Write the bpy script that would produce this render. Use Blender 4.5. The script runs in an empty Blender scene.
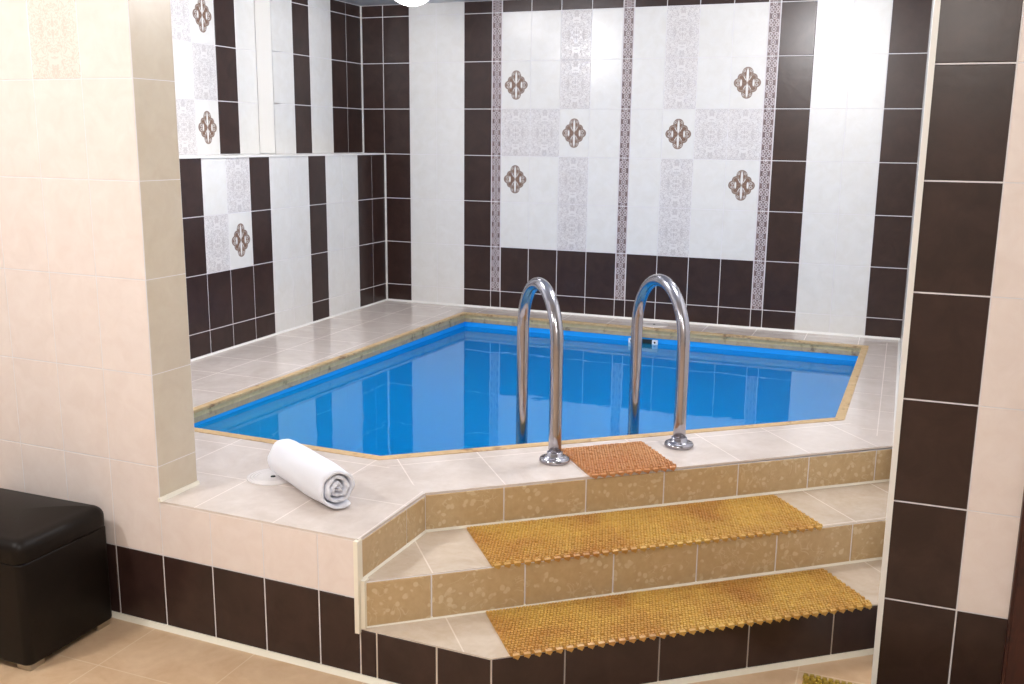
import bpy, bmesh, math, random
from mathutils import Vector, Matrix
random.seed(7)
S = bpy.context.scene
COL = S.collection
U = 0.202                      # one tile pitch in metres
Z0 = 2.94                      # floor lies at z = -2.94 tile units


def W(x, y, z):
    return Vector((x * U, y * U, (z + Z0) * U))


def deck_z(y):                 # the deck drains slightly towards the steps
    return -0.605 + 0.006 * y


# ------------------------------------------------------------------ nodes
class X:
    """A socket or number that builds Math nodes when it is combined."""

    def __init__(s, nt, v): s.nt, s.v = nt, v

    def op(s, o, b=None, c=None):
        n = s.nt.nodes.new('ShaderNodeMath'); n.operation = o
        for i, q in enumerate((s, b, c)):
            if q is None: continue
            q = q.v if isinstance(q, X) else q
            if isinstance(q, (int, float)): n.inputs[i].default_value = q
            else: s.nt.links.new(q, n.inputs[i])
        return X(s.nt, n.outputs[0])

    def __add__(s, b): return s.op('ADD', b)
    def __radd__(s, b): return s.op('ADD', b)
    def __sub__(s, b): return s.op('SUBTRACT', b)
    def __rsub__(s, b): return X(s.nt, b).op('SUBTRACT', s)
    def __mul__(s, b): return s.op('MULTIPLY', b)
    def __rmul__(s, b): return s.op('MULTIPLY', b)
    def __truediv__(s, b): return s.op('DIVIDE', b)
    def __lt__(s, b): return s.op('LESS_THAN', b)
    def __gt__(s, b): return s.op('GREATER_THAN', b)
    def abs(s): return s.op('ABSOLUTE')
    def min(s, b): return s.op('MINIMUM', b)
    def max(s, b): return s.op('MAXIMUM', b)
    def sin(s): return s.op('SINE')
    def frac(s): return s.op('FRACT')
    def clamp(s): return s.op('MINIMUM', 1.0).op('MAXIMUM', 0.0)
    def sqrt(s): return s.op('SQRT')
    def step(s, a, b): return ((s - a) / (b - a)).clamp()


def lin(r, g, b):
    f = lambda c: c / 12.92 if c <= .04045 else ((c + .055) / 1.055) ** 2.4
    return (f(r / 255), f(g / 255), f(b / 255), 1)


def material(name, rough=.3, metal=0., col=(200, 200, 200), spec=.5):
    m = bpy.data.materials.new(name); m.use_nodes = True
    b = m.node_tree.nodes['Principled BSDF']
    b.inputs['Base Color'].default_value = lin(*col)
    b.inputs['Roughness'].default_value = rough
    b.inputs['Metallic'].default_value = metal
    b.inputs['Specular IOR Level'].default_value = spec
    return m, m.node_tree, b


def coords(nt, kind='Object', scale=(1, 1, 1)):
    t = nt.nodes.new('ShaderNodeTexCoord'); o = t.outputs[kind]
    if scale != (1, 1, 1):
        mp = nt.nodes.new('ShaderNodeMapping'); mp.inputs['Scale'].default_value = scale
        nt.links.new(o, mp.inputs[0]); o = mp.outputs[0]
    return o


def noise(nt, vec, scale, detail=3, rough=.55, dist=0.):
    n = nt.nodes.new('ShaderNodeTexNoise')
    n.inputs['Scale'].default_value = scale; n.inputs['Detail'].default_value = detail
    n.inputs['Roughness'].default_value = rough; n.inputs['Distortion'].default_value = dist
    if vec is not None: nt.links.new(vec, n.inputs['Vector'])
    return X(nt, n.outputs[0])


def mix(nt, fac, a, b):
    n = nt.nodes.new('ShaderNodeMix'); n.data_type = 'RGBA'
    f = fac.v if isinstance(fac, X) else fac
    if isinstance(f, (int, float)): n.inputs[0].default_value = f
    else: nt.links.new(f, n.inputs[0])
    for i, q in ((6, a), (7, b)):
        if isinstance(q, tuple): n.inputs[i].default_value = q
        else: nt.links.new(q, n.inputs[i])
    return n.outputs[2]


def bump(nt, b, h, strength=.2, dist=.002):
    n = nt.nodes.new('ShaderNodeBump'); n.inputs['Strength'].default_value = strength
    n.inputs['Distance'].default_value = dist
    nt.links.new(h.v, n.inputs['Height']); nt.links.new(n.outputs[0], b.inputs['Normal'])


def uvxy(nt):
    t = nt.nodes.new('ShaderNodeUVMap'); sp = nt.nodes.new('ShaderNodeSeparateXYZ')
    nt.links.new(t.outputs[0], sp.inputs[0])
    return X(nt, sp.outputs[0]), X(nt, sp.outputs[1])


def vec(nt, x, y, z=0.):
    n = nt.nodes.new('ShaderNodeCombineXYZ')
    for i, q in enumerate((x, y, z)):
        q = q.v if isinstance(q, X) else q
        if isinstance(q, (int, float)): n.inputs[i].default_value = q
        else: nt.links.new(q, n.inputs[i])
    return n.outputs[0]


def plain_tile(name, c1, c2, rough, scale=14, bs=.12, spec=.5):
    m, nt, b = material(name, rough, spec=spec)
    o = coords(nt)
    n = noise(nt, o, scale, 4, .6, .6)
    nt.links.new(mix(nt, n.step(.32, .7), lin(*c1), lin(*c2)), b.inputs['Base Color'])
    bump(nt, b, noise(nt, o, scale * 2.2, 3), bs, .0015)
    return m


M = {}
M['white'] = plain_tile('white_wall_tile', (226, 225, 223), (220, 218, 214), .22)
M['cream'] = plain_tile('cream_wall_tile', (235, 224, 219), (229, 216, 210), .26)
M['jamb'] = plain_tile('shaded_cream_tile', (203, 192, 173), (196, 183, 163), .3)  # the front wall's cream tile, with the jamb's shade painted into the colour
M['dark'] = plain_tile('dark_brown_tile', (46, 31, 28), (60, 42, 38), .28, 11, .3, .4)
M['grout'], _, _ = material('white_grout', .7, 0, (222, 219, 222))
M['trim'], _, _ = material('white_trim', .35, 0, (232, 230, 226))
M['caulk'], _, _ = material('cream_caulk', .5, 0, (236, 230, 214))
M['plastic'], _, _ = material('white_plastic', .35, 0, (232, 233, 236))
M['lid'], _, _ = material('greyish_lid_plastic', .25, 0, (220, 214, 212))
M['black'], _, _ = material('dark_opening', .6, 0, (8, 22, 20))


def damask(name='damask_tile', c1=(222, 219, 218), c2=(180, 173, 174)):
    m, nt, b = material(name, .25)
    u, v = uvxy(nt)
    x = (u - .5).abs(); y = (v - .5).abs() * 1.5
    w = noise(nt, vec(nt, x, y, 3.1), 8.5, 2, .5, 1.6)
    lace = ((w - .5).abs() * 14.).clamp()                       # thin scroll lines, mirrored about both axes
    r = (x * x * 1.7 + y * y).sqrt()
    ring = ((r * 26.).sin() * .5 + .5) * ((r - .36).abs() * 9.).clamp().op('SUBTRACT', 1.).abs()
    k = (1. - lace) * .85 + ring * .14
    t = (k + noise(nt, vec(nt, x, y, 9.), 30, 2) * .3 - .1).clamp()
    nt.links.new(mix(nt, t, lin(*c1), lin(*c2)), b.inputs['Base Color'])
    bump(nt, b, k, .25, .002)
    return m


def medallion():
    m, nt, b = material('medallion_tile', .22)
    u, v = uvxy(nt)
    x = (u - .5).abs() * .98; y = (v - .5).abs() * 1.5
    L = lambda cx, cy, sx=1., sy=1.: (((x - cx) * sx) * ((x - cx) * sx) + ((y - cy) * sy) * ((y - cy) * sy)).sqrt()
    d = (L(0, .30) - .165).min(L(.265, .0) - .135).min(L(.17, .15) - .125).min(L(0, 0) - .24)
    inside = d.step(.008, -.008)
    ring = (d + .042).abs().step(.022, .008)
    petal = L(0, .235, 1., .30) - .030 - (y - .25).abs() * .14
    side = L(.185, 0., 1., .40) - .026 - y * .12
    curl = (L(.275, .055) - .034).abs() - .012
    curl2 = (L(.1, .35) - .03).abs() - .01
    diag = ((x * .85 - y * .5).abs() - .008).max(L(.09, .13) - .06)
    wh = petal.min(side).min(diag).step(.008, -.004).max(curl.min(curl2).step(.006, -.006) * .6)
    br = inside * (1. - (wh.max(ring * .2)).clamp())
    sp = noise(nt, vec(nt, x, y, 1.), 40, 2).step(.35, .7)
    brown = mix(nt, sp, lin(96, 70, 58), lin(150, 124, 108))
    base = mix(nt, noise(nt, coords(nt), 14, 3).step(.3, .7), lin(226, 225, 223), lin(220, 218, 214))
    nt.links.new(mix(nt, br, base, brown), b.inputs['Base Color'])
    bump(nt, b, br, .3, .002)
    return m


def border():
    m, nt, b = material('border_strip_tile', .3)
    u, v = uvxy(nt)
    x = (u - .5).abs() * .35
    per = .375
    yy = ((v * 1.5 / per).frac() - .5).abs() * per
    L = lambda cx, cy: ((x - cx) * (x - cx) + (yy - cy) * (yy - cy)).sqrt()
    r1 = ((L(.1, .055) - .042).abs() - .013)
    r2 = ((L(.0, .187) - .07).abs() - .012)
    r3 = (L(.0, .187) - .03)
    stem = ((x - yy * .55).abs() - .009).max(yy - .11)
    w = r1.min(r2).min(r3).min(stem).step(.006, -.006)
    w = (w * (noise(nt, vec(nt, x, yy, 2.), 30, 2).step(.3, .5) * .5 + .5)).clamp()
    edge = x.step(.158, .168)
    w = w.max(edge)
    dk = mix(nt, noise(nt, coords(nt), 60, 2).step(.35, .65), lin(94, 78, 80), lin(128, 108, 105))
    nt.links.new(mix(nt, w, dk, lin(202, 193, 196)), b.inputs['Base Color'])
    bump(nt, b, w, .4, .002)
    return m


M['P'] = damask(); M['PC'] = damask('cream_damask_tile', (234, 222, 215), (218, 198, 188)); M['M'] = medallion(); M['B'] = border()


def riser_tile():
    m, nt, b = material('floral_tan_tile', .3)
    o = coords(nt)
    # sprigs: petals scattered around a coarse lattice of stems
    vo = nt.nodes.new('ShaderNodeTexVoronoi'); vo.inputs['Scale'].default_value = 36
    vo.inputs['Randomness'].default_value = 1.
    wob = nt.nodes.new('ShaderNodeVectorMath'); wob.operation = 'MULTIPLY_ADD'
    nz = nt.nodes.new('ShaderNodeTexNoise'); nz.inputs['Scale'].default_value = 16
    nt.links.new(o, nz.inputs['Vector']); nt.links.new(nz.outputs['Color'], wob.inputs[0])
    wob.inputs[1].default_value = (.035,) * 3; nt.links.new(o, wob.inputs[2])
    nt.links.new(wob.outputs[0], vo.inputs['Vector'])
    petal = X(nt, vo.outputs['Distance']).step(.36, .27)
    group = noise(nt, o, 15, 1.5).step(.45, .5)
    stem = (noise(nt, o, 17, 2, .5, 1.2) - .5).abs().step(.02, .008) * noise(nt, o, 9, 1).step(.5, .56)
    k = (petal * group).max(stem * .7)
    base = mix(nt, noise(nt, o, 40, 3).step(.3, .7), lin(186, 158, 118), lin(196, 170, 130))
    nt.links.new(mix(nt, k * .62, base, lin(216, 200, 166)), b.inputs['Base Color'])
    bump(nt, b, noise(nt, o, 60, 2), .1, .001)
    return m


def floor_tile(name, c1, c2, g, pu, pv, rough, gap=.009, scale=6., ls=.09):
    """A tiled ground: grout lines every pu, pv of the UV map, stone-like mottling inside."""
    m, nt, b = material(name, rough)
    u, v = uvxy(nt)
    fu = (u / pu).frac(); fv = (v / pv).frac()
    line = ((fu - .5).abs() - .5 + gap / pu).max((fv - .5).abs() - .5 + gap / pv).step(-.002, .002)
    o = coords(nt)
    n = noise(nt, o, scale, 5, .62, 1.0); n2 = noise(nt, o, scale * 5, 3, .6)
    t = (n * .75 + n2 * .3).step(.36, .68)
    base = mix(nt, t, lin(*c1), lin(*c2))
    nt.links.new(mix(nt, line * ls, base, lin(*g)), b.inputs['Base Color'])
    r = n2 * .1 + (rough - .05) + line * .3
    nt.links.new(r.v, b.inputs['Roughness'])
    bump(nt, b, 1. - line, .1, .001)
    return m


M['riser'] = riser_tile()
M['deck'] = floor_tile('stone_deck_tile', (219, 208, 201), (203, 190, 181), (230, 224, 218), 1.5, 1.5, .2)
M['tread'] = floor_tile('stone_tread_tile', (210, 196, 180), (193, 175, 155), (214, 206, 196), 1.5, 3.2, .24, ls=.45)
M['floor'] = floor_tile('beige_floor_tile', (222, 193, 160), (204, 170, 134), (232, 214, 190), 2.0, 2.0, .3, scale=5, ls=.7)
M['ceiling'], _, _ = material('grey_white_ceiling', .35, 0, (190, 194, 198))
M['paint'], _, _ = material('cream_paint', .6, 0, (222, 212, 200))


def wood(name, c1, c2, knot, sc=(3, 3, 3)):
    m, nt, b = material(name, .5)
    o = coords(nt, 'Object', sc)
    n = noise(nt, o, 6, 5, .6, 1.5)
    k = noise(nt, coords(nt), 16, 3).step(.58, .7)
    nt.links.new(mix(nt, k * .7, mix(nt, n.step(.3, .7), lin(*c1), lin(*c2)), lin(*knot)), b.inputs['Base Color'])
    return m


M['coping'] = wood('pale_wood_coping', (208, 180, 136), (190, 156, 108), (112, 68, 40))
M['sub_coping'] = wood('stained_board', (204, 188, 146), (188, 170, 126), (98, 76, 48))
M['low_coping'] = wood('grey_board', (180, 167, 140), (162, 147, 120), (84, 66, 46))
M['door'] = wood('red_brown_wood', (74, 36, 26), (54, 26, 20), (40, 18, 14), (8, 8, 1))
M['liner'], nt_, b_ = material('blue_pool_liner', .45, 0, (6, 160, 246))
M['chrome'], nt_, b_ = material('polished_steel', .17, 1., (176, 174, 181))
M['foot'], _, _ = material('brushed_foot_metal', .3, 1., (190, 184, 172))


def leather():
    m, nt, b = material('dark_brown_leather', .46, 0, (32, 23, 17), .2)
    o = coords(nt)
    nt.links.new(mix(nt, noise(nt, o, 7, 3).step(.3, .7), lin(16, 11, 8), lin(23, 16, 12)), b.inputs['Base Color'])
    bump(nt, b, noise(nt, o, 220, 2), .15, .0008)
    return m


M['leather'] = leather()


def terry():
    m, nt, b = material('white_terry', .95, 0, (230, 232, 241), .1)
    o = coords(nt)
    bump(nt, b, noise(nt, o, 260, 3), .55, .002)
    b.inputs['Sheen Weight'].default_value = .25
    return m


M['terry'] = terry()


def rubber(name, c1, c2, c3):
    m, nt, b = material(name, .38, 0, c1, .5)
    o = coords(nt)
    w = noise(nt, o, 3.2, 3, .6).step(.42, .66)
    f = noise(nt, o, 70, 2).step(.3, .75)
    base = mix(nt, w, lin(*c1), lin(*c2))
    nt.links.new(mix(nt, f * .45, base, lin(*c3)), b.inputs['Base Color'])
    b.inputs['Subsurface Weight'].default_value = .15
    b.inputs['Subsurface Radius'].default_value = (.004, .002, .001)
    return m


M['mat_yellow'] = rubber('amber_rubber', (211, 172, 88), (184, 131, 68), (160, 116, 54))
M['mat_orange'] = rubber('orange_brown_rubber', (210, 158, 108), (196, 136, 86), (156, 100, 60))
M['mat_olive'] = rubber('mustard_rubber', (176, 148, 52), (160, 132, 44), (120, 94, 30))


def water_mats():
    m = bpy.data.materials.new('clear_water'); m.use_nodes = True; nt = m.node_tree; nt.nodes.clear()
    out = nt.nodes.new('ShaderNodeOutputMaterial')
    tr = nt.nodes.new('ShaderNodeBsdfTransparent'); tr.inputs[0].default_value = (.88, .98, 1, 1)
    gl = nt.nodes.new('ShaderNodeBsdfGlossy'); gl.inputs['Roughness'].default_value = .015
    gl.inputs[0].default_value = (.8, .95, 1, 1)
    fr = nt.nodes.new('ShaderNodeFresnel'); fr.inputs[0].default_value = 1.333
    mx = nt.nodes.new('ShaderNodeMixShader')
    o = coords(nt)
    h = noise(nt, o, 2.6, 2, .5) + noise(nt, o, 7, 2, .5) * .25
    bp = nt.nodes.new('ShaderNodeBump'); bp.inputs['Strength'].default_value = .05; bp.inputs['Distance'].default_value = .03
    nt.links.new(h.v, bp.inputs['Height'])
    nt.links.new(bp.outputs[0], gl.inputs['Normal']); nt.links.new(bp.outputs[0], fr.inputs['Normal'])
    df = nt.nodes.new('ShaderNodeBsdfDiffuse'); df.inputs[0].default_value = lin(0, 178, 250)
    m0 = nt.nodes.new('ShaderNodeMixShader'); m0.inputs[0].default_value = .36      # slightly cloudy water
    nt.links.new(tr.outputs[0], m0.inputs[1]); nt.links.new(df.outputs[0], m0.inputs[2])
    nt.links.new(fr.outputs[0], mx.inputs[0]); nt.links.new(m0.outputs[0], mx.inputs[1]); nt.links.new(gl.outputs[0], mx.inputs[2])
    nt.links.new(mx.outputs[0], out.inputs[0])
    m2 = bpy.data.materials.new('water_body'); m2.use_nodes = True; n2 = m2.node_tree; n2.nodes.clear()
    o2 = n2.nodes.new('ShaderNodeOutputMaterial'); t2 = n2.nodes.new('ShaderNodeBsdfTransparent')
    n2.links.new(t2.outputs[0], o2.inputs[0])
    return m, m2


M['water'], M['water_body'] = water_mats()


def glow(name, col, st):
    m = bpy.data.materials.new(name); m.use_nodes = True
    b = m.node_tree.nodes['Principled BSDF']
    b.inputs['Emission Color'].default_value = col; b.inputs['Emission Strength'].default_value = st
    return m


# ------------------------------------------------------------------ meshes
class MB:
    def __init__(s): s.v, s.f, s.m, s.uv, s.mats, s.sm = [], [], [], [], [], []

    def mi(s, k):
        if k not in s.mats: s.mats.append(k)
        return s.mats.index(k)

    def face(s, pts, mat, uv=None, smooth=False):
        i = len(s.v); s.v += [Vector(p) for p in pts]
        s.f.append(list(range(i, i + len(pts)))); s.m.append(s.mi(mat))
        s.uv.append(uv or [(0, 0)] * len(pts)); s.sm.append(smooth)

    def grid(s, rows, mat, wrap=False, smooth=True, caps=False):
        """rows of equally many points, skinned; wrap closes each row on itself."""
        base = len(s.v); n = len(rows[0]); k = s.mi(mat)
        for r in rows: s.v += [Vector(p) for p in r]
        for a in range(len(rows) - 1):
            for b in range(n if wrap else n - 1):
                c = (b + 1) % n
                s.f.append([base + a * n + b, base + a * n + c, base + (a + 1) * n + c, base + (a + 1) * n + b])
                s.m.append(k); s.uv.append([(0, 0)] * 4); s.sm.append(smooth)
        if caps:
            for a in (0, len(rows) - 1):
                q = [base + a * n + b for b in range(n)]
                s.f.append(q[::-1] if a == 0 else q); s.m.append(k); s.uv.append([(0, 0)] * n); s.sm.append(False)

    def prism(s, bottom, top, mat, topmat=None, topuv=None):
        n = len(bottom)
        s.face(top, topmat or mat, topuv); s.face(bottom[::-1], mat)
        for i in range(n):
            j = (i + 1) % n; s.face([bottom[i], bottom[j], top[j], top[i]], mat)

    def box(s, x0, x1, y0, y1, z0, z1, mat):
        b = [W(x0, y0, z0), W(x1, y0, z0), W(x1, y1, z0), W(x0, y1, z0)]
        t = [W(x0, y0, z1), W(x1, y0, z1), W(x1, y1, z1), W(x0, y1, z1)]
        s.prism(b, t, mat)

    def tile(s, O, du, dn, u0, u1, v0, v1, mat, g=.011, h=.012, c=.010):
        if mat in ('cream', 'jamb', 'PC', 'white', 'P', 'M'): g, h, c = .008, .006, .005
        if mat == 'jamb': g, h, c = .006, .0015, .0015
        if u1 - u0 < 3 * g or v1 - v0 < 3 * g: return
        up = Vector((0, 0, 1))
        P = lambda u, v, n: O + du * (u * U) + up * (v * U) + dn * (n * U)
        a = [P(u0 + g, v0 + g, 0), P(u1 - g, v0 + g, 0), P(u1 - g, v1 - g, 0), P(u0 + g, v1 - g, 0)]
        q = g + c
        t = [P(u0 + q, v0 + q, h), P(u1 - q, v0 + q, h), P(u1 - q, v1 - q, h), P(u0 + q, v1 - q, h)]
        uvs = [(0, 0), (1, 0), (1, 1), (0, 1)]
        flip = du.cross(up).dot(dn) < 0
        def add(pts, uv=None):
            if flip: pts = pts[::-1]; uv = uv[::-1] if uv else None
            s.face(pts, mat, uv)
        add(t, uvs)
        for i in range(4):
            j = (i + 1) % 4; add([a[i], a[j], t[j], t[i]], [uvs[i], uvs[j], uvs[j], uvs[i]])

    def panel(s, O, du, dn, us, vs, kind, thick=.3, grout='grout'):
        """Tiles on a grout backing; us, vs are the edges of the columns and rows; kind(i, j) names the material."""
        up = Vector((0, 0, 1))
        P = lambda u, v, n: O + du * (u * U) + up * (v * U) + dn * (n * U)
        f = [P(us[0], vs[0], 0), P(us[-1], vs[0], 0), P(us[-1], vs[-1], 0), P(us[0], vs[-1], 0)]
        k = [P(us[0], vs[0], -thick), P(us[-1], vs[0], -thick), P(us[-1], vs[-1], -thick), P(us[0], vs[-1], -thick)]
        if du.cross(up).dot(dn) < 0: f, k = f[::-1], k[::-1]
        s.prism(k, f, grout)
        for i in range(len(us) - 1):
            for j in range(len(vs) - 1):
                m = kind(i, j)
                if m: s.tile(O, du, dn, us[i], us[i + 1], vs[j], vs[j + 1], m)

    def build(s, name, parent=None, smooth_angle=None, merge=False, loc=None):
        me = bpy.data.meshes.new(name)
        off = loc or Vector((0, 0, 0))
        me.from_pydata([tuple(p - off) for p in s.v], [], s.f)
        for k in s.mats: me.materials.append(M[k])
        ul = me.uv_layers.new(name='UVMap')
        i = 0
        for p, uv in zip(me.polygons, s.uv):
            for l, q in zip(p.loop_indices, uv): ul.data[l].uv = q
        for p, k, sm in zip(me.polygons, s.m, s.sm): p.material_index = k; p.use_smooth = sm
        if merge:
            bm = bmesh.new(); bm.from_mesh(me)
            bmesh.ops.remove_doubles(bm, verts=bm.verts, dist=1e-5)
            bmesh.ops.recalc_face_normals(bm, faces=bm.faces)
            bm.to_mesh(me); bm.free()
        o = bpy.data.objects.new(name, me); COL.objects.link(o)
        o.location = off
        if parent: o.parent = parent; o.location = off - parent.location
        return o


def tag(o, label, cat, group=None, kind=None):
    o['label'] = label; o['category'] = cat
    if group: o['group'] = group
    if kind: o['kind'] = kind
    return o


def struct(o, label=None, cat=None):
    o['kind'] = 'structure'
    if label: o['label'] = label; o['category'] = cat
    return o


def empty(name, loc, label, cat, group=None):
    o = bpy.data.objects.new(name, None); COL.objects.link(o); o.location = loc
    o.empty_display_size = .05
    return tag(o, label, cat, group)


def tube(mb, pts, r, mat, n=20, caps=True):
    rows = []
    nrm = None
    for i, p in enumerate(pts):
        t = (pts[min(i + 1, len(pts) - 1)] - pts[max(i - 1, 0)]).normalized()
        if nrm is None: nrm = t.orthogonal().normalized()
        nrm = (nrm - t * nrm.dot(t)).normalized(); bi = t.cross(nrm)
        rows.append([p + (nrm * math.cos(a) + bi * math.sin(a)) * r for a in [2 * math.pi * k / n for k in range(n)]])
    mb.grid(rows, mat, wrap=True, caps=caps)


def lathe(mb, c, prof, mat, n=32, smooth=True):
    """prof: (radius, height) pairs in metres about the vertical through c."""
    rows = [[c + Vector((r * math.cos(a), r * math.sin(a), h)) for a in [2 * math.pi * k / n for k in range(n)]] for r, h in prof]
    mb.grid(rows, mat, wrap=True, smooth=smooth, caps=True)


EX, EY = Vector((1, 0, 0)), Vector((0, 1, 0))
T = 1.5025                                        # tile height in tile widths
CEIL = 9.40

# ------------------------------------------------------------------ setting: pool room walls
# back wall (y = 0)
bw = .35
xs = [-4.6, -3., -2., -1., 0, 1, 1 + bw] + [2 + bw + i for i in range(4)] + [5 + 2 * bw] + \
     [6 + 2 * bw + i for i in range(4)] + [9 + 3 * bw, 10 + 3 * bw, 11 + 3 * bw, 12 + 3 * bw, 14.12]
zs = [-.75] + [T * r for r in range(7)] + [CEIL]
PL = {5: 'wwPw', 4: 'MwPw', 3: 'PPMw', 2: 'MwPw', 1: 'wwPw'}
PR = {5: 'wPww', 4: 'wPwM', 3: 'wMPP', 2: 'wPwM', 1: 'wPww'}
KEY = {'w': 'white', 'P': 'P', 'M': 'M', 'D': 'dark', 'B': 'B'}


def back_kind(i, j):
    r = j - 1
    if i in (0, 1, 4, 16, 19): return 'dark'
    if i in (2, 3, 17, 18): return 'white'
    if i in (5, 10, 15): return 'dark' if r < 0 else 'B'
    if r < 1 or r > 5: return 'dark'
    return KEY[PL[r][i - 6]] if i < 10 else KEY[PR[r][i - 11]]


mb = MB(); mb.panel(W(0, 0, -Z0) - Vector((0, 0, 0)) + Vector((0, 0, Z0 * U)), EX, -EY, xs, zs, back_kind, .5)
struct(mb.build('wall_back'))

# left wall: low tiled wall with a ledge on top, the upper wall set back behind it
LZ = 4.5
mb = MB()
ys = [0, .925, 1.857, 2.84, 3.796, 4.757, 5.765, 6.737, 7.673, 8.69, 9.668, 10.55, 11.5, 12.5, 13.5, 14.5, 15.5, 16.5, 17.5, 18.2]
zl = [-.75] + [T * r for r in range(3)] + [LZ]


def left_kind(i, j):
    r = j - 1
    if i in (0, 1, 4, 7, 10): return 'dark'
    if i in (8, 9):
        if r < 1: return 'dark'
        return {(9, 2): 'white', (8, 2): 'P', (9, 1): 'P', (8, 1): 'M'}[(i, r)]
    return 'white'


O0 = W(0, 0, 0)
mb.panel(W(-3, 0, 0), -EY, EX, ys, zl, left_kind, 1.9)
mb.box(-4.9, -2.965, -18.2, 0, LZ - .02, LZ + .03, 'trim')
mb.panel(W(-3.84, 0, 0), -EY, EX, [0, 1.0, 1.94, 3.21, 4.12, 5.2], [LZ + .03] + [T * r for r in (4, 5, 6)] + [CEIL],
         lambda i, j: 'dark' if i in (0, 1, 3) else 'white', 1.0)
mb.panel(W(-4.4, -5.2, 0), EX, -EY, [0, .56], [LZ + .03, CEIL], lambda i, j: 'trim', .3)


def upper_kind(i, j):
    r = j + 3
    if i == 1: return 'dark'
    if i == 2: return {3: 'M', 4: 'P', 5: 'M', 6: 'P'}[r]
    if i == 3: return {3: 'P', 4: 'white', 5: 'P', 6: 'white'}[r]
    return 'white'


mb.panel(W(-4.4, 0, 0), -EY, EX, [5.2, 6.156, 7.09, 8.08, 9.05, 10, 11, 12, 13, 14, 15, 16, 17, 18.2],
         [LZ + .03] + [T * r for r in (4, 5, 6)] + [CEIL], upper_kind, .5)
struct(mb.build('wall_left'))

# right wall of the pool room
mb = MB()
mb.panel(W(14.07, 0, 0), -EY, -EX, [0] + [i + .07 for i in range(1, 16)] + [15.5], [-3.0, -1.5] + [T * r for r in range(7)] + [CEIL],
         lambda i, j: 'white', .5)
struct(mb.build('wall_right'))

# front wall, left of the opening, with its jamb
TH = -0.0286
FU = Vector((math.cos(TH), math.sin(TH), 0)); FN = Vector((math.sin(TH), -math.cos(TH), 0))
FO = W(3.0838, -18.6775, 0); ZF = -.1466
FP = lambda k, z, n=0.: FO + FU * (k * U) + FN * (n * U) + Vector((0, 0, z * U))
mb = MB()
JT = .88
rows = [-Z0, ZF - T] + [ZF + T * r for r in range(0, 7)]; rows[-1] = CEIL


def front_kind(i, j):
    if j == 0: return 'dark'
    if i == 10 and j == 6: return 'PC'
    return 'cream'


cols = [-12.] + [float(k) for k in range(-11, 1)]
mb.panel(FO, FU, FN, cols, rows, front_kind, JT)
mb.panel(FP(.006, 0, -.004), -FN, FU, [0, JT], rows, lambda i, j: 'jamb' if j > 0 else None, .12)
struct(mb.build('wall_front'))

# the deck's tiled front (same plane as the front wall)
mb = MB()
kS = (6.80 - 3.0838) / math.cos(TH)
kE = (8.95 - 3.0838) / math.cos(TH)
top_front = deck_z(-18.75) - .03
mb.panel(FO, FU, FN, [0, 1, 2, 3, kS], [-Z0, ZF - T, top_front], lambda i, j: 'dark' if j == 0 else 'cream', .4)
struct(mb.build('wall_platform'), 'low wall tiled cream over dark brown carrying the pool deck', 'wall')

# entry pier at the right
mb = MB()
prow = [-Z0] + [-1.49 + 1.512 * r for r in range(0, 7)] + [CEIL]
mb.panel(W(0, -16.07, 0), EX, -EY, [14.0, 15.0, 16, 17, 18, 19, 20, 21, 22, 23], prow,
         lambda i, j: 'dark' if (i == 0 or j == 0) else 'cream', .57)
struct(mb.build('wall_entry'))
mb = MB()
mb.box(13.955, 14.03, -16.11, -15.5, -Z0, CEIL, 'trim')
struct(mb.build('trim_1'), 'white edge strip up the corner of the dark pier', 'trim')

# floor, ceiling and the rest of the front room
mb = MB()
f = [(-12, -40), (23, -40), (23, -10), (-12, -10)]
for (a, b) in [(0, 1)]:
    top = [W(x, y, -Z0) for x, y in f]; bot = [W(x, y, -Z0 - .4) for x, y in f]
    mb.prism(bot, top, 'floor', 'floor', [(x - .9, y + 20.02) for x, y in f])
struct(mb.build('floor'))
mb = MB(); mb.box(-12, 23, -40, .5, CEIL, CEIL + .4, 'ceiling'); struct(mb.build('ceiling'))
mb = MB(); mb.box(-12, 23, -40.4, -40, -Z0, CEIL, 'paint'); struct(mb.build('wall_rear'))

# door casing at the right edge
mb = MB()
mb.box(15.66, 16.15, -16.2, -16.0, -Z0, 7.5, 'door'); mb.box(15.7, 16.11, -16.23, -16.2, -Z0, 7.46, 'door')
mb.box(16.15, 20.2, -16.14, -16.0, -Z0 + .05, 7.1, 'door'); mb.box(20.2, 20.7, -16.2, -16.0, -Z0, 7.5, 'door')
mb.box(15.66, 20.7, -16.2, -16.0, 7.1, 7.6, 'door')
struct(mb.build('door_1'), 'red brown wooden door and casing at the right edge', 'door')

# ------------------------------------------------------------------ deck and steps
RX = 14.06
A, B, C, D, E5 = (.12, -15.2), (5.25, -15.33), (12.84, -9.33), (13.05, -1.46), (.65, -1.27)      # inner edge of the coping
Ao, Bo, Co, Do, Eo = (-.06, -15.39), (5.33, -15.53), (13.03, -9.42), (13.23, -1.28), (.47, -1.09)  # outer edge
Ic, Sc, Rc = (6.845, -16.70), (6.80, -18.785), (RX, -10.82)
S2, R2 = (6.80, -18.785), (RX, -12.98)
S1, R1 = (8.95, -18.85), (RX, -14.86)
LB, LF = (-3.05, .0), (-3.05, -18.5)
DIAG = math.atan2(Rc[1] - Ic[1], Rc[0] - Ic[0])
T2, T1 = -1.385, -2.12


def rot_uv(p, o, a, su=0., sv=0.):
    x, y = p[0] - o[0], p[1] - o[1]
    return (x * math.cos(a) + y * math.sin(a) + su, -x * math.sin(a) + y * math.cos(a) + sv)


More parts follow.
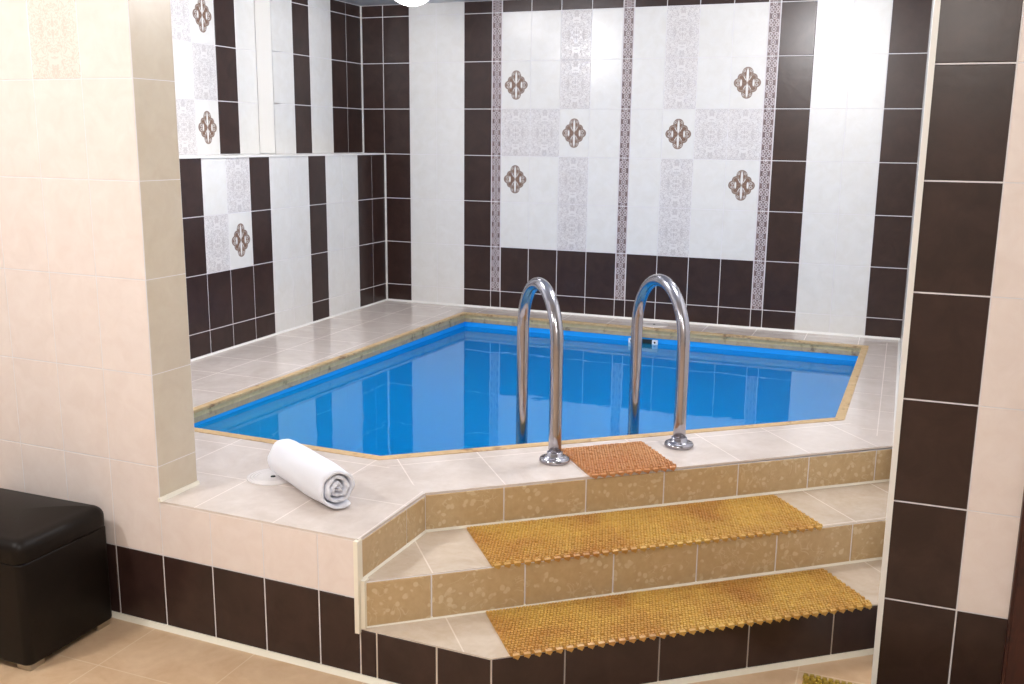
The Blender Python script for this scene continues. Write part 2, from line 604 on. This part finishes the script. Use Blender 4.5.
mb = MB()
for poly, a, o, sh in [([LB, Eo, Do, (RX, 0)], 0, (-.5, -.45), (.07, .0)),
                       ([LB, LF, Ao, Eo], 0, (-3., 0), (.05, .77)),
                       ([LF, (3.0838, -18.6775), Sc, Ic, Bo, Ao], 0, (6.8, -18.8), (.02, .02)),
                       ([Ic, Rc, Co, Bo], DIAG, Ic, (.1, 0)),
                       ([Rc, (RX, 0), Do, Co], 0, (13.7, -8.4), (.0, 0))]:
    top = [W(x, y, deck_z(y)) for x, y in poly]; bot = [W(x, y, deck_z(y) - .035) for x, y in poly]
    uv = [rot_uv(p, o, a, *sh) for p in poly]
    nrm = (top[1] - top[0]).cross(top[2] - top[1])
    if nrm.z < 0: top, bot, uv = top[::-1], bot[::-1], uv[::-1]
    mb.prism(bot, top, 'deck', 'deck', uv)
struct(mb.build('pool_deck'), 'raised beige stone tiled deck around the pool', 'deck')


def d3(p, z): return W(p[0], p[1], z)


def riser(mb, p, q, z0, z1, edges, mat, lip=.0):
    v = Vector((q[0] - p[0], q[1] - p[1], 0)); L = v.length; v.normalize()
    n = Vector((v.y, -v.x, 0))
    us = [0.] + [e for e in edges if e < L - .02] + [L]
    mb.panel(W(p[0], p[1], 0), v, n, us, [z0, z1], lambda i, j: mat, .25)
    return v, n, L


# deck risers: the side return and the long diagonal one
mb = MB()
riser(mb, Sc, Ic, T1 - .02, deck_z(-17.7) - .04, [1.45], 'riser')
riser(mb, Ic, Rc, T2 - .02, deck_z(-14) - .045, [1.37 + 1.5 * i for i in range(0, 6)], 'riser')
struct(mb.build('riser_upper'), 'tan floral tiled riser under the deck edge', 'riser')

mb = MB()
top = [d3(p, T2) for p in (Ic, S2, R2, Rc)]; bot = [d3(p, -Z0) for p in (Ic, S2, R2, Rc)]
ins = .26
mb.prism(bot, top, 'tread', 'tread', [rot_uv(p, S2, DIAG, .39, .02) for p in (Ic, S2, R2, Rc)])
riser(mb, (S2[0] + .02, S2[1]), R2, T1 - .02, T2 - .012, [1.07 + 1.487 * i for i in range(0, 6)], 'riser')
struct(mb.build('step'), 'upper step with tan floral tiled riser', 'step')
mb = MB()
top = [d3(p, T1) for p in (S2, S1, R1, R2)]; bot = [d3(p, -Z0) for p in (S2, S1, R1, R2)]
mb.prism(bot, top, 'tread', 'tread', [rot_uv(p, S2, DIAG, .2, .02) for p in (S2, S1, R1, R2)])
riser(mb, S1, R1, -Z0, T1 - .012, [1.1 + 1.487 * i for i in range(0, 5)], 'dark')
mb.panel(FO, FU, FN, [kS, 4, 5, kE], [-Z0, T1 - .012], lambda i, j: 'dark', .1)
struct(mb.build('step'), 'lowest step with dark brown tiled riser', 'step')


# caulk lines and edge strips
def strip(name, label, p, q, z0, z1=None, w=.035, h=.05, mat='caulk', nd=None):
    """A bead along the foot of a riser, from p to q."""
    z1 = z0 if z1 is None else z1
    v = Vector((q[0] - p[0], q[1] - p[1], 0)).normalized(); n = Vector((v.y, -v.x, 0)) if nd is None else nd
    m_ = MB(); n = n * (w * U)
    up = Vector((0, 0, h * U)); dn = n * -.3
    a, b = d3(p, z0), d3(q, z1)
    m_.prism([a + dn, b + dn, b + n, a + n], [a + dn + up, b + dn + up, b + n * .45 + up, a + n * .45 + up], mat)
    return struct(m_.build(name), label, 'trim')


strip('trim_2', 'cream bead at the foot of the deck riser', Ic, Rc, T2, w=.035, h=.04)
strip('trim_3', 'cream bead at the foot of the upper step', S2, R2, T1, w=.035, h=.04)
strip('trim_4', 'cream bead where the lowest step meets the floor', S1, R1, -Z0, w=.08, h=.07)
strip('trim_5', 'cream bead along the side return above the upper step', Sc, Ic, T2, w=.035, h=.04)
strip('trim_6', 'cream bead where the front wall meets the floor', (-9, -18.335), (8.95, -18.85), -Z0, w=.09, h=.07)
strip('trim_7', 'white bead at the foot of the left wall', (-3.0, -18), (-3.0, 0), deck_z(-18), deck_z(0), w=.05, h=.05, mat='trim', nd=EX)
strip('trim_8', 'white bead at the foot of the back wall', (-3.0, 0), (14.05, 0), deck_z(0), w=.05, h=.06, mat='trim')
strip('trim_9', 'cream bead at the foot of the jamb', (3.10, -18.72), (3.12, -17.79), deck_z(-18.5), w=.05, h=.06, nd=EX)
m_ = MB(); m_.box(6.755, 6.825, -18.86, -18.72, T1 - .06, deck_z(-18.8) - .01, 'caulk')
struct(m_.build('trim_10'), 'cream edge strip at the corner of the deck front', 'trim')
m_ = MB(); m_.box(6.83, 6.895, -18.80, -18.66, T1, T2 + .03, 'caulk')
struct(m_.build('trim_11'), 'cream edge strip at the left end of the upper step', 'trim')
m_ = MB(); m_.box(14.0, 14.06, -15.5, 0, deck_z(0) - .15, deck_z(0) + .03, 'trim')
struct(m_.build('trim_12'), 'white bead at the foot of the right wall', 'trim')

for k, (x0, x1, y0, y1, z0, z1, lb) in enumerate(((-3.86, -3.79, -.06, 0, LZ, CEIL, 'white corner strip above the ledge'), (-3.01, -2.94, -.06, 0, deck_z(0), LZ, 'white corner strip beside the low wall'))):
    m_ = MB(); m_.box(x0, x1, y0, y1, z0, z1, 'trim'); struct(m_.build('trim_%d' % (13 + k)), lb, 'trim')
# ------------------------------------------------------------------ pool
pool = empty('swimming_pool', W(6, -8, -6.3), 'blue lined five sided swimming pool set into the tiled deck', 'pool')
inn, out = [A, B, C, D, E5], [Ao, Bo, Co, Do, Eo]


def ring(mb, pin, pout, dz0, dz1, mat):
    n = len(pin)
    for i in range(n):
        j = (i + 1) % n
        q = [pin[i], pin[j], pout[j], pout[i]]
        top = [W(x, y, deck_z(y) + dz1) for x, y in q]; bot = [W(x, y, deck_z(y) + dz0) for x, y in q]
        q_ = (top[1] - top[0]).cross(top[2] - top[1]).z
        if q_ < 0: top, bot = top[::-1], bot[::-1]
        mb.prism(bot, top, mat)


mb = MB(); ring(mb, inn, out, -.05, .012, 'coping'); mb.build('coping', pool)
mid = [(i[0] * .7 + o[0] * .3, i[1] * .7 + o[1] * .3) for i, o in zip(inn, out)]
mb = MB(); ring(mb, mid, out, -.17, -.05, 'sub_coping'); o = mb.build('edge_board', pool); o['label'] = 'yellowish stained board under the coping'
mb = MB(); ring(mb, mid, out, -.29, -.17, 'low_coping'); o = mb.build('edge_board', pool); o['label'] = 'grey brown board above the liner'
mid2 = [(i[0] * .55 + o[0] * .45, i[1] * .55 + o[1] * .45) for i, o in zip(inn, out)]
PB = -5.2
mb = MB()
n = 5
for i in range(n):
    j = (i + 1) % n
    t0, t1 = W(*mid2[i], deck_z(mid2[i][1]) - .27), W(*mid2[j], deck_z(mid2[j][1]) - .27)
    b0, b1 = W(*mid2[i], PB), W(*mid2[j], PB)
    o0, o1 = W(*out[i], deck_z(out[i][1]) - .27), W(*out[j], deck_z(out[j][1]) - .27)
    p0, p1 = W(*out[i], PB), W(*out[j], PB)
    mb.face([t0, b0, b1, t1][::-1], 'liner'); mb.face([o0, p0, p1, o1], 'liner'); mb.face([t0, t1, o1, o0], 'liner')
mb.face([W(*p, PB) for p in mid2], 'liner'); mb.face([W(*p, PB - .15) for p in out][::-1], 'liner')
mb.build('liner', pool)

WZ = -1.06
mb = MB()
wpoly = [(p[0] + (6.4 - p[0]) * .0015, p[1] + (-8 - p[1]) * .0015) for p in mid2]
mb.face([W(*p, WZ) for p in wpoly], 'water')
for i in range(5):
    j = (i + 1) % 5; mb.face([W(*wpoly[i], PB + .02), W(*wpoly[j], PB + .02), W(*wpoly[j], WZ), W(*wpoly[i], WZ)], 'water_body')
mb.face([W(*p, PB + .02) for p in wpoly][::-1], 'water_body')
tag(mb.build('pool_water', loc=W(6, -8, -6)), 'still clear blue water filling the pool', 'water', kind='stuff')

# skimmer in the far pool wall
sy = -1.27 - .075 - (7.0 - .65) * .0153
sk = empty('pool_skimmer', W(6.72, sy, -1.2), 'white skimmer inlet with a dark mouth in the far pool wall', 'skimmer')
mb = MB(); mb.box(6.42, 7.02, sy - .035, sy + .02, -1.22, -.93, 'black'); o = mb.build('mouth', sk); o['label'] = 'dark opening'
mb = MB(); mb.box(6.28, 7.16, sy - .06, sy + .01, -1.3, -1.21, 'plastic'); mb.build('sill', sk)
for x in (6.26, 7.0):
    mb = MB(); mb.box(x, x + .17, sy - .07, sy + .01, -1.28, -.93, 'plastic'); o = mb.build('side_plate', sk)
    m_ = MB()
    c = W(x + .085, sy - .07, -1.0)
    rows_ = [[c + Vector((r * math.cos(a), -h, r * math.sin(a))) for a in [k * math.pi / 6 for k in range(12)]] for r, h in ((.006, -.002), (.006, .003), (.002, .004))]
    m_.grid(rows_, 'black', wrap=True, caps=True)
    s_ = m_.build('screw', o); s_.location = -o.parent.location * 0 - sk.location * 0
    s_.location = Vector((0, 0, 0)) - sk.location * 0
    s_.parent = o; s_.matrix_parent_inverse = Matrix.Identity(4)

# ------------------------------------------------------------------ handrails
dv = Vector((-.63, .777, 0)).normalized()


def handrail(bx, by, label, H, R):
    base = W(bx, by, deck_z(by))
    root = empty('handrail', base, label, 'handrail', 'handrails of the pool ladder')
    r = .118 * U; R = R * U; zc = H * U - R
    pts = [base + Vector((0, 0, .01))] + [base + Vector((0, 0, zc * t)) for t in (.25, .5, .75, .95)]
    for k in range(0, 25):
        a = math.pi * k / 24
        pts.append(base + dv * (R - R * math.cos(a)) + Vector((0, 0, zc + R * math.sin(a))))
    for z in (.9, .7, .4, .1, -.2, -.5, -.8, -1.1): pts.append(base + dv * (2 * R) + Vector((0, 0, z * zc)))
    m_ = MB(); tube(m_, pts, r, 'chrome', 24); m_.build('tube', root)
    m_ = MB(); lathe(m_, base, [(.265 * U, 0), (.278 * U, .004), (.278 * U, .010), (.262 * U, .016), (.2 * U, .021), (.15 * U, .024), (.145 * U, .036), (.118 * U, .038)], 'chrome', 40)
    m_.build('flange', root)
    m_ = MB(); e = base + dv * (2 * R) + Vector((0, 0, -1.1 * zc))
    lathe(m_, e - Vector((0, 0, .03)), [(.11 * U, 0), (.135 * U, .006), (.135 * U, .045), (.12 * U, .05)], 'black', 20); m_.build('end_cap', root)
    return root


handrail(8.29, -14.33, 'left hand steel hoop rail at the left edge of the orange mat', 3.12, .965)
handrail(10.19, -12.55, 'right hand steel hoop rail beyond the right side of the orange mat', 3.06, 1.04)


# ------------------------------------------------------------------ rubber mats
def mat(name, label, c0, ex, ey, z, mk, sx=.053, sy=.062, lip=True, peg=.034, sl=0.):
    """c0: back-left corner; ex, ey: vectors along the back edge and towards the front edge (tile units)."""
    L, Wd = math.hypot(*ex), math.hypot(*ey)
    ux = Vector((ex[0] / L, ex[1] / L, 0)); uy = Vector((ey[0] / Wd, ey[1] / Wd, 0))
    b = MB(); o = W(c0[0], c0[1], z)
    P = lambda s, t, h: o + ux * (s * U) + uy * (t * U) + Vector((0, 0, (h + sl * (uy.y * t + ux.y * s)) * U))
    th = .022
    q = [P(0, Wd, .003), P(L, Wd, .003), P(L, 0, .003), P(0, 0, .003)]
    t = [P(0, Wd, th), P(L, Wd, th), P(L, 0, th), P(0, 0, th)]
    b.prism(q, t, mk)
    nx, ny = int(L / sx), int(Wd / sy); sx, sy = L / nx, Wd / ny
    for j in range(ny):
        for i in range(nx):
            if j % 4 == 2 and (i + (j // 4) % 2) % 3 == 0: continue          # the rows of small openings
            s0 = (i + .5 + (.2 if j % 2 else -.2)) * sx; t0 = (j + .5) * sy
            w, d = sx * .46, sy * .47
            hh = peg * random.uniform(.9, 1.08)
            a = [P(s0 - w, t0 + d, th), P(s0 + w, t0 + d, th), P(s0 + w, t0 - d, th), P(s0 - w, t0 - d, th)]
            c = [P(s0 - w * .7, t0 + d * .6, th + hh), P(s0 + w * .7, t0 + d * .6, th + hh), P(s0 + w * .7, t0 - d * .6, th + hh), P(s0 - w * .7, t0 - d * .6, th + hh)]
            b.face(c, mk)
            for k in range(4): b.face([a[k], a[(k + 1) % 4], c[(k + 1) % 4], c[k]], mk)
    if lip:                                   # toothed front edge that hangs over the nosing
        n = int(L / .16); st = L / n
        for i in range(n):
            s0 = (i + .5) * st; w = st * .3
            f = [P(s0 - w, Wd + .035, -.008), P(s0 + w, Wd + .035, -.008), P(s0 + w, Wd - .02, .0), P(s0 - w, Wd - .02, .0)]
            g = [P(s0 - w, Wd + .035, th + .01), P(s0 + w, Wd + .035, th + .01), P(s0 + w, Wd - .02, th + .025), P(s0 - w, Wd - .02, th + .025)]
            b.prism(f, g, mk)
            a0, a1, a2 = P(s0 - w, Wd + .03, .0), P(s0 + w, Wd + .03, .0), P(s0 + w * .5, Wd + .028, -.045)
            d_ = uy * (-.02 * U)
            b.prism([a0, a2, a1], [a0 + d_, a2 + d_, a1 + d_], mk)
    return tag(b.build(name, loc=o), label, 'mat', 'studded rubber mats')


def nosed(p, q, along, L, depth, *a, **k):
    """A mat whose front edge follows the nosing from p to q."""
    d = Vector((q[0] - p[0], q[1] - p[1])).normalized(); n = Vector((d.y, -d.x))
    c = Vector(p[:2]) + d * along - n * (depth - .03)
    return mat('rubber_mat', a[0], (c.x, c.y), tuple(d * L), tuple(n * depth), a[1](c.y), *a[2:], **k)


nosed(Ic, Rc, 2.925, 1.66, 1.46, 'small orange brown studded mat on the deck between the handrails', deck_z, 'mat_orange', .05, .07, True, .045, .006)
nosed(S2, R2, 2.03, 5.86, 1.53, 'long amber studded mat on the upper step', lambda y: T2, 'mat_yellow')
nosed(S1, R1, .27, 5.96, 1.34, 'long amber studded mat on the lowest step', lambda y: T1, 'mat_yellow')
mat('rubber_mat', 'mustard studded mat corner on the floor at the foot of the dark pier', (13.0, -16.16), (3.0, -.12), (-.05, -1.9), -Z0, 'mat_olive', .09, .1, False, .06)


# ------------------------------------------------------------------ skimmer lids in the deck
def lid(x, y, label):
    c = W(x, y, deck_z(y) - .004)
    m_ = MB(); r = .44 * U; prof = [(r, 0), (r, .004)]
    for k, q in enumerate((.94, .9, .84, .8, .72, .68, .6)): prof.append((r * q, .0045 if k % 2 == 0 else .0025))
    prof += [(r * .12, .003), (r * .1, .0015)]
    lathe(m_, c, prof, 'lid', 48, smooth=False)
    root = tag(m_.build('skimmer_lid', loc=c), label, 'lid', 'round skimmer lids in the deck')
    m_ = MB(); lathe(m_, c + Vector((0, 0, .0015)), [(r * .1, 0), (r * .09, .003), (r * .03, .004)], 'black', 12)
    o = m_.build('knob', loc=c); o.parent = root; o.location = (0, 0, 0); o['label'] = 'small dark centre knob'


lid(4.09, -17.02, 'round white ringed lid partly under the rolled towel')
lid(6.84, -.62, 'round white lid in the far deck strip below the back wall')


# ------------------------------------------------------------------ towel
def towel():
    a, b = W(4.27, -16.86, 0), W(5.9, -17.87, 0)
    ax = (b - a).normalized(); L = (b - a).length + .03
    side = Vector((-ax.y, ax.x, 0)); up = Vector((0, 0, 1))
    R = .36 * U
    turns = 3.1; n = 92; th = .0125
    path = []
    for k in range(n + 1):                   # from the core outwards
        t = k / n; ang = t * turns * 2 * math.pi
        r = R * (.14 + .86 * t) - th * .5
        path.append((r * math.cos(ang + .6), r * math.sin(ang + .6)))
    # the loose tail drops on to the deck
    ex, ey = path[-1]
    end_ang = turns * 2 * math.pi + .6
    path += [(ex + math.cos(end_ang + math.pi / 2) * .012 * k, ey + math.sin(end_ang + math.pi / 2) * .012 * k) for k in (1, 2)]
    lo = min(p[1] for p in path) - th / 2
    rot = -end_ang - math.pi / 2 + 2 * math.pi * 4     # turn so that the tail ends low at the right
    rp = [(x * math.cos(rot + .25) - y * math.sin(rot + .25), x * math.sin(rot + .25) + y * math.cos(rot + .25)) for x, y in path]
    lo = min(p[1] for p in rp) - th / 2
    zb = deck_z(-17.3)
    m_ = MB(); NL = 26
    rows = []
    for i in range(NL + 1):
        s = i / NL
        bul = 1 + .05 * math.sin(math.pi * s) - .04 * s
        row_o, row_i = [], []
        for k, (x, y) in enumerate(rp):
            k0, k1 = max(k - 1, 0), min(k + 1, len(rp) - 1)
            tx, ty = rp[k1][0] - rp[k0][0], rp[k1][1] - rp[k0][1]; q = math.hypot(tx, ty)
            nx, ny = ty / q, -tx / q
            w = 1 + .02 * math.sin(k * .9 + s * 7) + .012 * math.sin(k * .33 - s * 13)
            ends = (.006 * math.sin(k * .37) + .004 * math.sin(k * 1.3)) * (1 if i == NL else -1 if i == 0 else 0)
            telescoping = .010 * (1 - k / n) * (2 * s - 1)
            hh = th * (.5 if 0 < i < NL else .30)
            for lst, sg in ((row_o, 1), (row_i, -1)):
                px, py = (x * bul * w + nx * hh * sg), (y * bul * w + ny * hh * sg - lo)
                lst.append(a + ax * (s * L - .015 + ends - telescoping * .5) + side * px + up * max(py, .001))
        rows.append(row_o + row_i[::-1])
    for r in rows:
        for p in r: p.z += (zb + Z0) * U - a.z
    for r in rows:
        for p in r: p.z += a.z - a.z
    m_.grid(rows, 'terry', wrap=True, caps=False)
    K = len(rp)
    for ri in (0, NL):
        r = rows[ri]
        for k in range(K - 1):
            q = [r[k], r[k + 1], r[2 * K - 2 - k], r[2 * K - 1 - k]]
            m_.face(q, 'terry', smooth=True)
    o = m_.build('rolled_towel', loc=W(5.2, -17.3, zb), merge=True)
    tag(o, 'white terry towel rolled up on the deck beside the pool', 'towel')


towel()


# ------------------------------------------------------------------ ottoman
def cushion(mb, x0, x1, y0, y1, z0, z1, mat, bev, corner, dome=0., foot=.03):
    """An upholstered block: rounded-rectangle rings from the bottom up, over the rolled edge and across the domed top."""
    cx, cy, hx, hy = (x0 + x1) / 2, (y0 + y1) / 2, (x1 - x0) / 2, (y1 - y0) / 2

    def ring(ins, z, n=8):
        r_ = max(corner - ins * .6, .02); ax, ay = max(hx - ins, .001), max(hy - ins, .001); r_ = min(r_, ax, ay)
        pts = []
        for qx, qy, a0 in ((1, 1, 0), (-1, 1, 90), (-1, -1, 180), (1, -1, 270)):
            for k in range(n):
                t = math.radians(a0 + 90 * k / (n - 1))
                pts.append(W(cx + qx * (ax - r_) + r_ * math.cos(t), cy + qy * (ay - r_) + r_ * math.sin(t), z))
        return pts
    rows = [ring(foot, z0), ring(foot * .3, z0 + foot * .5), ring(0, z0 + foot * 1.5), ring(0, (z0 + z1 - bev) / 2)]
    for k in range(7):
        t = math.pi / 2 * k / 6; rows.append(ring(bev * (1 - math.cos(t)), z1 - bev + bev * math.sin(t)))
    m = min(hx, hy) - bev
    for k in range(1, 9):
        u = k / 8; rows.append(ring(bev + m * u * .999, z1 + dome * (1 - (1 - u) ** 2)))
    mb.grid(rows, mat, wrap=True, caps=True)


ot = empty('ottoman', W(.8, -19.7, -Z0), 'dark brown leather cube ottoman against the cream front wall', 'ottoman')
mb = MB(); cushion(mb, -.62, 2.17, -20.63, -18.87, -2.83, -1.2, 'leather', .03, .12); mb.build('body', ot)
mb = MB(); cushion(mb, -.63, 2.18, -20.64, -18.86, -1.205, -.84, 'leather', .17, .17, .09, .025); mb.build('seat', ot)
for x in (-.5, 1.83):
    for y in (-20.55, -19.2):
        m_ = MB(); m_.box(x, x + .27, y, y + .27, -Z0, -2.82, 'foot'); o = m_.build('foot', ot); o['label'] = 'square metal foot'

# ------------------------------------------------------------------ lamps
PC = (1.0, .975, .985, 1)
M['globe'] = glow('lit_opal_glass', PC, 9.)
def dome_lamp(x, y, label):
    c = W(x, y, CEIL)
    lp = empty('ceiling_lamp', c, label, 'lamp')
    m_ = MB(); R = .74 * U
    lathe(m_, c, [(R * math.sin(a), -R * .98 * math.cos(a)) for a in [math.pi / 2 * k / 10 for k in range(10, 0, -1)]] + [(R * .02, -R * .98)], 'globe', 36)
    o = m_.build('lamp_shade', lp); o['label'] = 'lit white opal dome'
    m_ = MB(); lathe(m_, c, [(R * 1.08, -.012), (R * 1.08, 0)], 'plastic', 36); m_.build('base', lp)
    return lp


dome_lamp(.48, -4.65, 'lit white dome lamp on the ceiling over the far left corner of the pool')


def lamp(name, x, y, z, power, col, r):
    l = bpy.data.lights.new(name, 'POINT'); l.energy = power; l.color = col; l.shadow_soft_size = r
    o = bpy.data.objects.new(name, l); COL.objects.link(o); o.location = W(x, y, z)
    return o


PCOL = (1, .985, 1)
lamp('pool_ceiling_light', 11.1, -5, 8.8, 14, PCOL, .13)
lamp('pool_ceiling_light', .8, -11.2, 8.8, 46, PCOL, .13)
lamp('pool_ceiling_light', 10.0, -11.5, 8.8, 44, PCOL, .13)
FC = (1, .962, .918)
lamp('front_ceiling_light', -.5, -26.2, 8.8, 80, FC, .13)
lamp('front_ceiling_light', 10.5, -26, 8.8, 66, FC, .13)
lamp('front_ceiling_light', 15, -34, 8.8, 44, FC, .13)

w = bpy.data.worlds.new('room_air'); S.world = w; w.use_nodes = True
w.node_tree.nodes['Background'].inputs[0].default_value = (.95, .9, .86, 1)
w.node_tree.nodes['Background'].inputs[1].default_value = .35

# ------------------------------------------------------------------ camera
cam = bpy.data.cameras.new('camera'); co = bpy.data.objects.new('camera', cam); COL.objects.link(co)
cam.sensor_width = 36; cam.sensor_fit = 'HORIZONTAL'; cam.lens = 984.136 * 36 / 1024
right = Vector((.9299, .3676, .0112)); down = Vector((.0843, -.1834, -.9794)); fwd = Vector((-.358, .9117, -.2015))
fwd.normalize(); right = (right - fwd * right.dot(fwd)).normalized(); upv = right.cross(fwd)
m = Matrix((right, upv, -fwd)).transposed().to_4x4(); m.translation = W(13.801, -30.5522, 5.0375)
co.matrix_world = m; cam.clip_start = .05
S.camera = co
S.view_settings.view_transform = 'Standard'; S.view_settings.look = 'None'
S.view_settings.gamma = 1; S.view_settings.use_curve_mapping = False
S.view_settings.exposure = 0.0
S.cycles.max_bounces = 10; S.cycles.diffuse_bounces = 5; S.cycles.glossy_bounces = 5; S.cycles.transparent_max_bounces = 12
